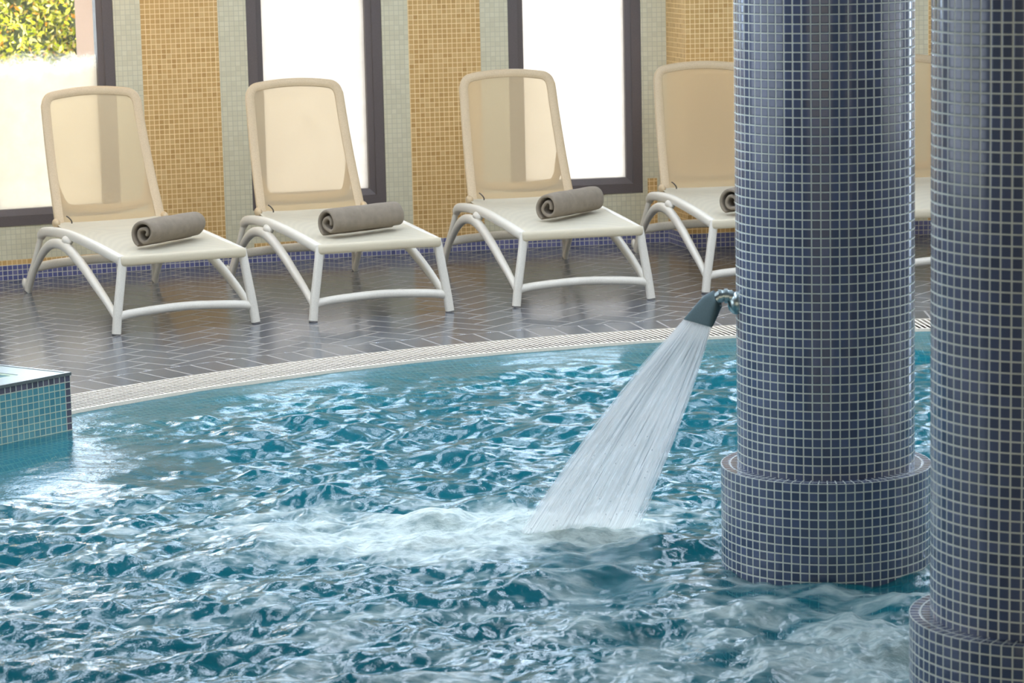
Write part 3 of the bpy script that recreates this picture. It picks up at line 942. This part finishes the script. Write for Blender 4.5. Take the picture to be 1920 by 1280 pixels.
# ------------------------------------------------------------------ sun lounger
def make_lounger():
    root = empty('sun_lounger')
    for sx in (-1, 1):
        x = 0.285 * sx
        bm = bmesh.new()
        pth = catmull([(x, 0.035, .335), (x, .45, .352), (x * 1.01, .86, .362), (x * 1.02, 1.06, .358), (x * 1.02, 1.28, .343), (x * 1.02, 1.42, .325), (x * 1.01, 1.49, .300)], 8)
        sweep(bm, pth, 0.020, 0.024, n=14, sq=2.6)
        from_bm('side_rail', bm, M_PLASTIC, root, auto=50)
        # front leg with rubber foot
        bm = bmesh.new()
        pth = catmull([(x, 0.042, .352), (x * 1.02, 0.035, .31), (x * 1.08, .030, .20), (x * 1.14, .025, .09), (x * 1.175, .020, .006)], 6)
        sweep(bm, pth, 0.020, 0.020, n=14, sq=3.0)
        lg = from_bm('front_leg', bm, M_PLASTIC, root, auto=50)
        bm = bmesh.new()
        sweep(bm, [Vector((x * 1.176, .020, .007)), Vector((x * 1.18, .020, 0.0))], 0.0195, 0.0195, n=14, sq=3.0)
        from_bm('foot_cap', bm, M_RUBBER, lg)
        # arched brace from front leg over to the rear foot
        bm = bmesh.new()
        xa = 0.322 * sx
        P = [(xa, .06, .075), (xa, .20, .130), (xa, .36, .180), (xa * .99, .55, .234), (xa * .98, .73, .276), (xa * .97, .89, .302), (xa * .97, 1.04, .309), (xa * .98, 1.19, .291), (xa, 1.31, .245), (xa * 1.01, 1.42, .180), (xa * 1.02, 1.50, .12), (xa * 1.03, 1.575, .05), (xa * 1.035, 1.61, .008)]
        sweep(bm, catmull(P, 7), 0.018, 0.0225, n=14, sq=2.4, taper=lambda t_: 0.72 + 0.42 * math.sin(min(1, t_ * 1.25) * PI) ** 0.8 if t_ < .8 else 0.72 + 0.0)
        from_bm('arched_brace', bm, M_PLASTIC, root, auto=50)
        bm = bmesh.new()
        bmesh.ops.create_uvsphere(bm, u_segments=16, v_segments=10, radius=1.0, matrix=Matrix.Translation((0.302 * sx, 0.93, 0.336)) @ Matrix.Diagonal((0.024, 0.062, 0.024, 1)))
        from_bm('brace_boss', bm, M_PLASTIC, root, smooth=True)
        # rear leg: plate from the end of the rail to the rear foot
        bm = bmesh.new()
        P = [(x * 1.01, 1.475, .318), (x * 1.05, 1.51, .24), (x * 1.10, 1.56, .15), (x * 1.16, 1.61, .06), (x * 1.18, 1.635, .006)]
        sweep(bm, catmull(P, 6), 0.012, 0.022, n=12, sq=3.0)
        lg = from_bm('rear_leg', bm, M_PLASTIC, root, auto=50)
        bm = bmesh.new()
        sweep(bm, [Vector((x * 1.178, 1.63, .008)), Vector((x * 1.18, 1.632, 0.0))], 0.013, 0.022, n=12, sq=3.0)
        from_bm('foot_cap', bm, M_RUBBER, lg)
        bm = bmesh.new()
        bmesh.ops.create_uvsphere(bm, u_segments=14, v_segments=8, radius=1.0, matrix=Matrix.Translation((x * 1.2, 1.655, 0.045)) @ Matrix.Diagonal((0.014, 0.016, 0.026, 1)))
        from_bm('wheel_stub', bm, M_PLASTIC, lg, smooth=True)
        # hinge boss of the backrest and its clip
        bm = bmesh.new()
        bmesh.ops.create_uvsphere(bm, u_segments=16, v_segments=10, radius=1.0, matrix=Matrix.Translation((x * .97, 1.225, .388)) @ Matrix.Diagonal((0.019, 0.036, 0.024, 1)))
        hg = from_bm('hinge', bm, M_BACKFR, root, smooth=True)
        if sx > 0: continue
        bm = bmesh.new()
        xi = x * .86
        sweep(bm, catmull([(xi - .012 * sx, 1.19, .425), (xi - .022 * sx, 1.185, .418), (xi - .034 * sx, 1.18, .402), (xi - .036 * sx, 1.18, .388)], 5), 0.0035, 0.0035, n=6)
        from_bm('metal_clip', bm, M_HOOK, hg)
    # stretchers
    bm = bmesh.new()
    sweep(bm, catmull([(-.322, .028, .084), (-.22, .032, .096), (0, .036, .106), (.22, .032, .096), (.322, .028, .084)], 8), 0.020, 0.019, side=Vector((0, 0, 1)), n=12, taper=lambda t_: 1.0 + 0.35 * abs(2 * t_ - 1) ** 12)
    from_bm('front_stretcher', bm, M_PLASTIC, root, auto=50)
    bm = bmesh.new()
    sweep(bm, catmull([(-.315, 1.54, .135), (-.2, 1.53, .150), (0, 1.525, .158), (.2, 1.53, .150), (.315, 1.54, .135)], 8), 0.023, 0.014, side=Vector((0, 0, 1)), n=12, sq=2.6)
    from_bm('rear_stretcher', bm, M_PLASTIC, root, auto=50)
    # seat: moulded edge + fabric as one rounded sheet following the rails
    def railz(y):
        Y_ = [.03, .45, .86, 1.06, 1.28]; Z_ = [.358, .372, .384, .380, .364]
        return float(np.interp(y, Y_, Z_))
    bm = bmesh.new()
    nx_, ny_ = 14, 40
    grid = []
    for j in range(ny_ + 1):
        y = 0.018 + (1.30 - 0.018) * j / ny_
        row = []
        for i in range(nx_ + 1):
            u = -1 + 2 * i / nx_
            z = railz(y) - 0.006 * (1 - abs(u) ** 4) - 0.007 * (1 - u * u) * math.sin(PI * j / ny_)
            if y > 1.06:
                kk = (y - 1.06) / 0.24
                yy = 1.06 + 0.185 * math.sin(kk * PI / 2); z += 0.055 * kk ** 2.2
            else: yy = y
            row.append(bm.verts.new((u * 0.278, yy, z)))
        grid.append(row)
    for j in range(ny_):
        for i in range(nx_):
            bm.faces.new((grid[j][i], grid[j][i + 1], grid[j + 1][i + 1], grid[j + 1][i]))
    from_bm('seat_sling', bm, M_SEAT, root, smooth=True)
    # front edge of the seat
    bm = bmesh.new()
    pth = catmull([(-.289, .030, .335), (-.26, .020, .337), (-.1, .016, .339), (.1, .016, .339), (.26, .020, .337), (.289, .030, .335)], 6)
    sweep(bm, pth, 0.023, 0.017, side=Vector((0, 0, 1)), n=14, sq=2.8)
    from_bm('seat_front_edge', bm, M_SEAT, root, auto=50)
    # backrest in its own plane: q runs up the slope, x across
    B0 = Vector((0, 1.225, .385)); B1 = Vector((0, 1.505, 1.035))
    L = (B1 - B0).length
    tb = (B1 - B0).normalized()
    nb_ = Vector((0, -tb.z, tb.y))
    def bp(x, q_, off=0.0):
        c = 0.022 * math.sin(PI * q_ / L)     # gentle curve
        return B0 + tb * q_ + Vector((x, 0, 0)) + nb_ * (off - c)
    def outline(ins):
        W0, W1, R_ = 0.282 - ins, 0.256 - ins, 0.072 - ins * 0.9
        pts = []
        top = L - ins * 0.9
        for k in range(13):
            q_ = (top - R_ - 0.016) * k / 12
            pts.append((-(W0 + (W1 - W0) * q_ / L), q_))
        cx, cy = -(W1 - R_), top - R_ - 0.016
        for k in range(1, 9):
            a = PI - (PI / 2 - 0.12) * k / 8
            pts.append((cx + R_ * math.cos(a) * 1.0, cy + R_ * math.sin(a)))
        xl, ql = pts[-1]
        for k in range(1, 8):
            u = k / 8
            x_ = xl * (1 - 2 * u)
            pts.append((x_, ql + 4 * u * (1 - u) * (top - ql)))
        left = [p for p in pts if p[0] <= 1e-6]
        half = pts[:21]
        half_top = pts[21:]
        res = half + half_top + [(-x_, q_) for x_, q_ in reversed(half)]
        return res
    O = outline(0.0); I = outline(0.046); Iq = outline(0.036)
    bm = bmesh.new()
    layers = [[bp(x_, q_, 0.004) for x_, q_ in O], [bp(x_, q_, 0.009) for x_, q_ in outline(0.006)], [bp(x_, q_, 0.006) for x_, q_ in Iq], [bp(x_, q_, 0.003) for x_, q_ in I],
              [bp(x_, q_, -0.008) for x_, q_ in I], [bp(x_, q_, -0.014) for x_, q_ in outline(0.008)], [bp(x_, q_, -0.006) for x_, q_ in O]]
    V = [[bm.verts.new(p) for p in Lr] for Lr in layers]
    n_ = len(O)
    for a in range(len(V)):
        A_, B_ = V[a], V[(a + 1) % len(V)]
        for k in range(n_ - 1):
            bm.faces.new((A_[k], A_[k + 1], B_[k + 1], B_[k]))
    bm.faces.new([v[0] for v in V]); bm.faces.new([v[-1] for v in reversed(V)])
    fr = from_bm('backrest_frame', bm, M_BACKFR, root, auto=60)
    # sling: fan rows between mirrored points of the inner outline
    I2 = outline(0.040)
    bm = bmesh.new()
    half = n_ // 2
    rows = []
    for k in range(half + 1):
        (xl, ql), (xr, qr) = I2[k], I2[n_ - 1 - k]
        rows.append([bm.verts.new(bp(xl + (xr - xl) * i / 8, ql, 0.001)) for i in range(9)])
    for a, b in zip(rows, rows[1:]):
        for i in range(8):
            try: bm.faces.new((a[i], a[i + 1], b[i + 1], b[i]))
            except Exception: pass
    bmesh.ops.remove_doubles(bm, verts=bm.verts, dist=0.0005)
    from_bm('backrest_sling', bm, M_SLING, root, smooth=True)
    # support bracket seen through the mesh
    bm = bmesh.new()
    P = [bp(-.245, .26, -.022), bp(-.232, .19, -.03), bp(-.212, .12, -.035), bp(-.17, .088, -.038), bp(0, .080, -.04), bp(.17, .088, -.038), bp(.212, .12, -.035), bp(.232, .19, -.03), bp(.245, .26, -.022)]
    sweep(bm, catmull(P, 6), 0.009, 0.020, side=nb_, n=10, sq=3.0, taper=lambda t_: 0.55 + 0.5 * math.sin(PI * t_) ** 0.4)
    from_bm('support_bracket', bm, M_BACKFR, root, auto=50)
    return root

def copy_tree(o, parent=None):
    c = o.copy(); COL.objects.link(c)
    c.parent = parent
    for ch in list(o.children): copy_tree(ch, c)
    return c

GROUP_L = 'sun loungers in a row along the window wall'
L0 = make_lounger()
POSES = [((-1.49, 12.868), 23.8, 'white sun lounger in front of the hedge window, leftmost of the row'),
         ((-0.601, 13.112), 19.2, 'white sun lounger second from the left, in front of the second window'),
         ((0.355, 13.403), 13.7, 'white sun lounger directly left of the water spout, its towel showing a hem band'),
         ((1.285, 13.70), 9.5, 'white sun lounger half hidden behind the column with the spout'),
         ((2.28, 13.93), 6.0, 'white sun lounger glimpsed only in the gap between both columns')]
LNG = []
for i, (p, a, lab) in enumerate(POSES):
    o = L0 if i == 0 else copy_tree(L0)
    o.location = (p[0], p[1], 0); o.rotation_euler = (0, 0, math.radians(a))
    tag(o, lab, 'sun lounger', GROUP_L)
    LNG.append(o)

# ------------------------------------------------------------------ rolled towels
def make_towel(L, R, seed, hem):
    r = random.Random(seed)
    root = empty('rolled_towel')
    # spiral cross-section of a folded towel, outside to inside
    th = 0.0175
    turns = 1.75
    n = 120
    ctr = []
    for i in range(n + 1):
        t_ = i / n
        a = -PI / 2 + 0.5 + t_ * turns * 2 * PI
        rad = (R - th / 2) - t_ * (R - th * 1.1) * 0.93
        wob = 1 + (0.09 * math.sin(2 * a + seed) + 0.07 * math.sin(3 * a + 2 * seed)) * min(1, t_ * 1.5)
        ctr.append(Vector((rad * math.cos(a) * wob, rad * math.sin(a) * wob * 0.98)))
    bm = bmesh.new()
    nl = 26
    outer, inner = [], []
    for i in range(n + 1):
        tan = (ctr[min(i + 1, n)] - ctr[max(i - 1, 0)]).normalized()
        nr = Vector((-tan.y, tan.x))
        hw = th * (0.50 if i > 0 else 0.5)
        outer.append(ctr[i] - nr * hw); inner.append(ctr[i] + nr * hw)
    loop = outer + list(reversed(inner))
    m_ = len(loop)
    cen = [ctr[i] for i in range(n + 1)] + [ctr[i] for i in reversed(range(n + 1))]
    rings = []
    prof = [(0.0, 0.35), (0.25, 0.75), (0.6, 0.94), (1.0, 1.0)]
    us = []
    for d_, k in prof: us.append((-L / 2 + d_ * 0.010, k))
    nl = 60 if hem else 26
    for j in range(1, nl): us.append((-L / 2 + 0.010 + (L - 0.020) * j / nl, 1.0))
    for d_, k in reversed(prof): us.append((L / 2 - d_ * 0.010, k))
    for y, k in us:
        e = abs(y) / (L / 2)
        ring = []
        sh = 1.0 - 0.05 * e ** 6
        for idx, p in enumerate(loop):
            q_ = cen[idx] + (p - cen[idx]) * k
            rr = q_.length / R
            inset = 0.010 * (1 - rr) * (1 if abs(y) > L / 2 - 0.011 else 0)   # core slightly recessed
            lump = 1 + rr * (0.018 * math.sin(y * 21 + seed) * math.cos(math.atan2(q_.y, q_.x) * 2 + seed) + 0.012 * math.sin(y * 47 + seed * 3)) + ((0.035 * rr ** 4 * (math.exp(-((y + L * .20) / .006) ** 2) + math.exp(-((y + L * .13) / .006) ** 2))) if hem else 0)
            yy = y - math.copysign(inset, y)
            ring.append(bm.verts.new((yy, q_.x * sh * lump, q_.y * sh * lump)))
        rings.append(ring)
    for a, b in zip(rings, rings[1:]):
        for j in range(m_):
            bm.faces.new((a[j], a[(j + 1) % m_], b[(j + 1) % m_], b[j]))
    # end caps: strips between outer and inner edge
    for ring, fl in ((rings[0], True), (rings[-1], False)):
        for i in range(n):
            vs = (ring[i], ring[i + 1], ring[m_ - 2 - i], ring[m_ - 1 - i])
            bm.faces.new(vs if fl else tuple(reversed(vs)))
    # lie flat: squash the underside a little
    zmin = min(v.co.z for v in bm.verts)
    for v in bm.verts:
        if v.co.z < zmin + 0.02: v.co.z = zmin + 0.006 + (v.co.z - zmin) * 0.7
    zmin = min(v.co.z for v in bm.verts)
    for v in bm.verts: v.co.z -= zmin
    from_bm('roll', bm, M_TOWEL, root, smooth=True)
    return root
TOWELS = [((-1.59, 13.17), 57, .40, .0800, 3.1, False, 'rolled taupe towel on the leftmost sun lounger'),
          ((-0.70, 13.40), 41, .43, .0820, 1.3, False, 'rolled taupe towel with a loose coiled end on the second lounger from left'),
          ((0.31, 13.87), 53, .42, .0800, 4.4, True, 'rolled taupe towel with ribbed hem on the lounger left of the spout'),
          ((1.22, 13.98), 52, .42, .0800, 2.2, False, 'rolled taupe towel cut off by the spout column, only its coiled end showing')]
for (p, a, L_, R_, sd, hem, lab) in TOWELS:
    t_ = make_towel(L_, R_, sd, hem)
    t_.location = (p[0], p[1], 0.368)
    t_.rotation_euler = (0, 0, math.radians(a))
    tag(t_, lab, 'towel', 'rolled towels on the sun loungers')

# ------------------------------------------------------------------ water spout on the column
def spout():
    root = empty('water_spout', (0.66, 8.28, 0.765))
    tag(root, 'steel fan-shaped water spout fixed to the column, pouring into the pool', 'water spout')
    inv = Matrix.Translation(-root.location)
    def fin(o): o.matrix_parent_inverse = inv
    bm = bmesh.new()
    bmesh.ops.create_uvsphere(bm, u_segments=24, v_segments=14, radius=1.0, matrix=Matrix.Translation((0.668, 8.28, 0.757)) @ Matrix.Diagonal((0.028, 0.034, 0.034, 1)))
    fin(from_bm('flange', bm, M_STEEL, root, smooth=True))
    bm = bmesh.new()
    pth = catmull([(0.668, 8.28, 0.768), (0.645, 8.28, 0.778), (0.625, 8.28, 0.779), (0.604, 8.28, 0.768)], 6)
    sweep(bm, pth, 0.018, 0.018, side=Vector((0, 1, 0)), n=20)
    fin(from_bm('elbow_pipe', bm, M_STEEL, root, smooth=True))
    for cx, cz in ((0.650, 0.775), (0.636, 0.779), (0.618, 0.777)):
        bm = bmesh.new()
        sweep(bm, [Vector((cx + 0.005, 8.28, cz)), Vector((cx + 0.003, 8.28, cz)), Vector((cx - 0.003, 8.28, cz)), Vector((cx - 0.005, 8.28, cz))], 0.0215, 0.0215, side=Vector((0, 1, 0)), n=24)
        fin(from_bm('collar', bm, M_STEEL, root, auto=40))
    # fan blade: hollow flattened horn
    bm = bmesh.new()
    stn = []
    # left (upper) edge and right (lower) edge points, thickness
    Lp = catmull([(0.607, 8.300, 0.789), (0.575, 8.305, 0.775), (0.545, 8.310, 0.744), (0.512, 8.315, 0.706)], 5)
    Rp = catmull([(0.616, 8.262, 0.752), (0.610, 8.258, 0.730), (0.601, 8.255, 0.708), (0.592, 8.252, 0.690)], 5)
    N = len(Lp)
    outr, innr = [], []
    for i in range(N):
        a, b = Lp[i], Rp[i]
        t_ = i / (N - 1)
        thk = 0.018 * (1 - t_) + 0.0055
        ax = (b - a); wd = ax.length / 2; axn = ax.normalized(); c = (a + b) / 2
        flow = (((Lp[min(i + 1, N - 1)] + Rp[min(i + 1, N - 1)]) / 2) - ((Lp[max(i - 1, 0)] + Rp[max(i - 1, 0)]) / 2)).normalized()
        nn = axn.cross(flow).normalized()
        for lst, sh in ((outr, 0.0), (innr, 0.0018)):
            ring = []
            for j in range(28):
                an = 2 * PI * j / 28
                ca, sa = math.cos(an), math.sin(an)
                cx = math.copysign(abs(ca) ** 0.7, ca); sy = math.copysign(abs(sa) ** 0.7, sa)
                ring.append(bm.verts.new(c + axn * (wd - sh) * cx + nn * (thk - sh) * sy))
            lst.append(ring)
    for lst in (outr, innr):
        for a, b in zip(lst, lst[1:]):
            for j in range(28): bm.faces.new((a[j], a[(j + 1) % 28], b[(j + 1) % 28], b[j]))
    for j in range(28):
        bm.faces.new((outr[-1][j], outr[-1][(j + 1) % 28], innr[-1][(j + 1) % 28], innr[-1][j]))
    bm.faces.new(outr[0])
    fin(from_bm('fan_nozzle', bm, M_SPOUT, root, auto=40))
spout()

def jet():
    A0 = Vector((0.513, 8.315, 0.708)); A1 = Vector((0.591, 8.253, 0.692))
    B0 = Vector((-0.005, 8.70, -0.04)); B1 = Vector((0.385, 8.80, -0.04))
    def pos(u, t_):
        s = A0.lerp(A1, u)
        # landing points fan out; the outer streams fly flatter
        e = B0.lerp(B1, u)
        p = s.lerp(e, t_)
        p.z += 0.10 * t_ * (1 - t_)
        p.x += 0.14 * max(0, u - 0.3) * t_ * (1 - t_)
        return p
    root = empty('water_jet', (0.55, 8.3, 0.70))
    tag(root, 'fan-shaped sheet of white water falling from the spout into the pool', 'water', kind='stuff')
    inv = Matrix.Translation(-root.location)
    # sheet body (closed, thin) with streaky transparency
    t = NT('falling_water_sheet')
    uv = t.n('ShaderNodeUVMap').outputs[0]
    mp = t.n('ShaderNodeMapping'); mp.inputs['Scale'].default_value = (34, 1.3, 1); t.l(uv, mp.inputs[0])
    n1 = t.noise(mp.outputs[0], 1.0, 4, 0.6)
    mp2 = t.n('ShaderNodeMapping'); mp2.inputs['Scale'].default_value = (90, 4.0, 1); t.l(uv, mp2.inputs[0])
    n2 = t.noise(mp2.outputs[0], 1.0, 3, 0.6)
    sp = t.n('ShaderNodeSeparateXYZ'); t.l(uv, sp.inputs[0])
    dn = t.math('ADD', t.math('MULTIPLY', n1, 0.65), t.math('MULTIPLY', n2, 0.35))
    base = t.map(sp.outputs[1], 0.0, 1.0, 0.22, 0.02, smooth=False)
    dens = t.math('ADD', t.map(dn, 0.30, 0.70, 0.25, 0.80), base, clamp=True)
    edge = t.map(t.math('MINIMUM', sp.outputs[0], t.math('SUBTRACT', 1.0, sp.outputs[0])), 0.0, 0.09, 0.0, 1.0)
    dens = t.math('MULTIPLY', dens, t.map(edge, 0, 1, 0.35, 1, smooth=False))
    b = t.bsdf((0.93, 0.93, 0.91), 0.25)
    t.l(t.bump(dn, 0.6, 0.004), b.inputs['Normal'])
    tr = t.n('ShaderNodeBsdfTranslucent'); tr.inputs[0].default_value = (0.95, 0.95, 0.93, 1)
    wsh = t.mixs(0.45, b.outputs[0], tr.outputs[0])
    tp = t.n('ShaderNodeBsdfTransparent')
    m = t.surf(t.mixs(dens, tp.outputs[0], wsh))
    for side in (0,):
        q = QB()
        nu, nt = 40, 50
        def PP(i, j, off):
            u, t_ = i / nu, j / nt
            p = pos(u, t_)
            k = math.sin(PI * u) ** 0.5 * (0.006 + 0.02 * t_)
            rip = 0.004 * t_ * math.sin(u * 40 + t_ * 5) 
            return p + Vector((-0.15, -0.9, 0.35)).normalized() * (off * k + rip)
        for off in (1, -1):
            for j in range(nt):
                for i in range(nu):
                    q.quad([PP(i, j, off), PP(i + 1, j, off), PP(i + 1, j + 1, off), PP(i, j + 1, off)],
                           [((i + a) / nu + (0 if off > 0 else 0.37) * 0, (j + b_) / nt) for a, b_ in ((0, 0), (1, 0), (1, 1), (0, 1))])
        o = q.build('water_sheet', [m], root, True); o.matrix_parent_inverse = inv
    # separate strands and drops
    t = NT('water_strand')
    b = t.bsdf((0.88, 0.92, 0.95), 0.1)
    tp = t.n('ShaderNodeBsdfTransparent')
    ms = t.surf(t.mixs(0.45, b.outputs[0], tp.outputs[0]))
    bm = bmesh.new()
    r = random.Random(5)
    for k in range(150):
        u = min(1.02, max(-0.02, r.random() * 1.04 - 0.02))
        t0 = r.random() ** 1.3 * 0.85; t1 = min(1.0, t0 + r.uniform(0.1, 0.45))
        du = r.gauss(0, 0.012)
        off = Vector((r.gauss(0, .002), r.gauss(0, .012), r.gauss(0, .004)))
        pth = [pos(u + du * (t0 + (t1 - t0) * s_ / 6), t0 + (t1 - t0) * s_ / 6) + off * (0.3 + 1.2 * (t0 + (t1 - t0) * s_ / 6)) for s_ in range(7)]
        sweep(bm, pth, r.uniform(0.0006, 0.0015), n=4, side=Vector((0, 1, 0)), taper=lambda x_: 0.15 + math.sin(PI * min(1, max(0, x_))))
    for k in range(260):
        u = r.uniform(-0.05, 1.05); t_ = 1 - r.random() ** 2 * 0.5
        p = pos(u, t_) + Vector((r.gauss(0, .03), r.gauss(0, .04), abs(r.gauss(0, .03)) + 0.01))
        if t_ < .75: p = pos(u, t_) + Vector((r.gauss(0, .012), r.gauss(0, .02), r.gauss(0, .012)))
        bmesh.ops.create_icosphere(bm, subdivisions=1, radius=r.uniform(0.0010, 0.0026), matrix=Matrix.Translation(p))
    o = from_bm('strands_and_drops', bm, ms, root, smooth=True); o.matrix_parent_inverse = inv
jet()
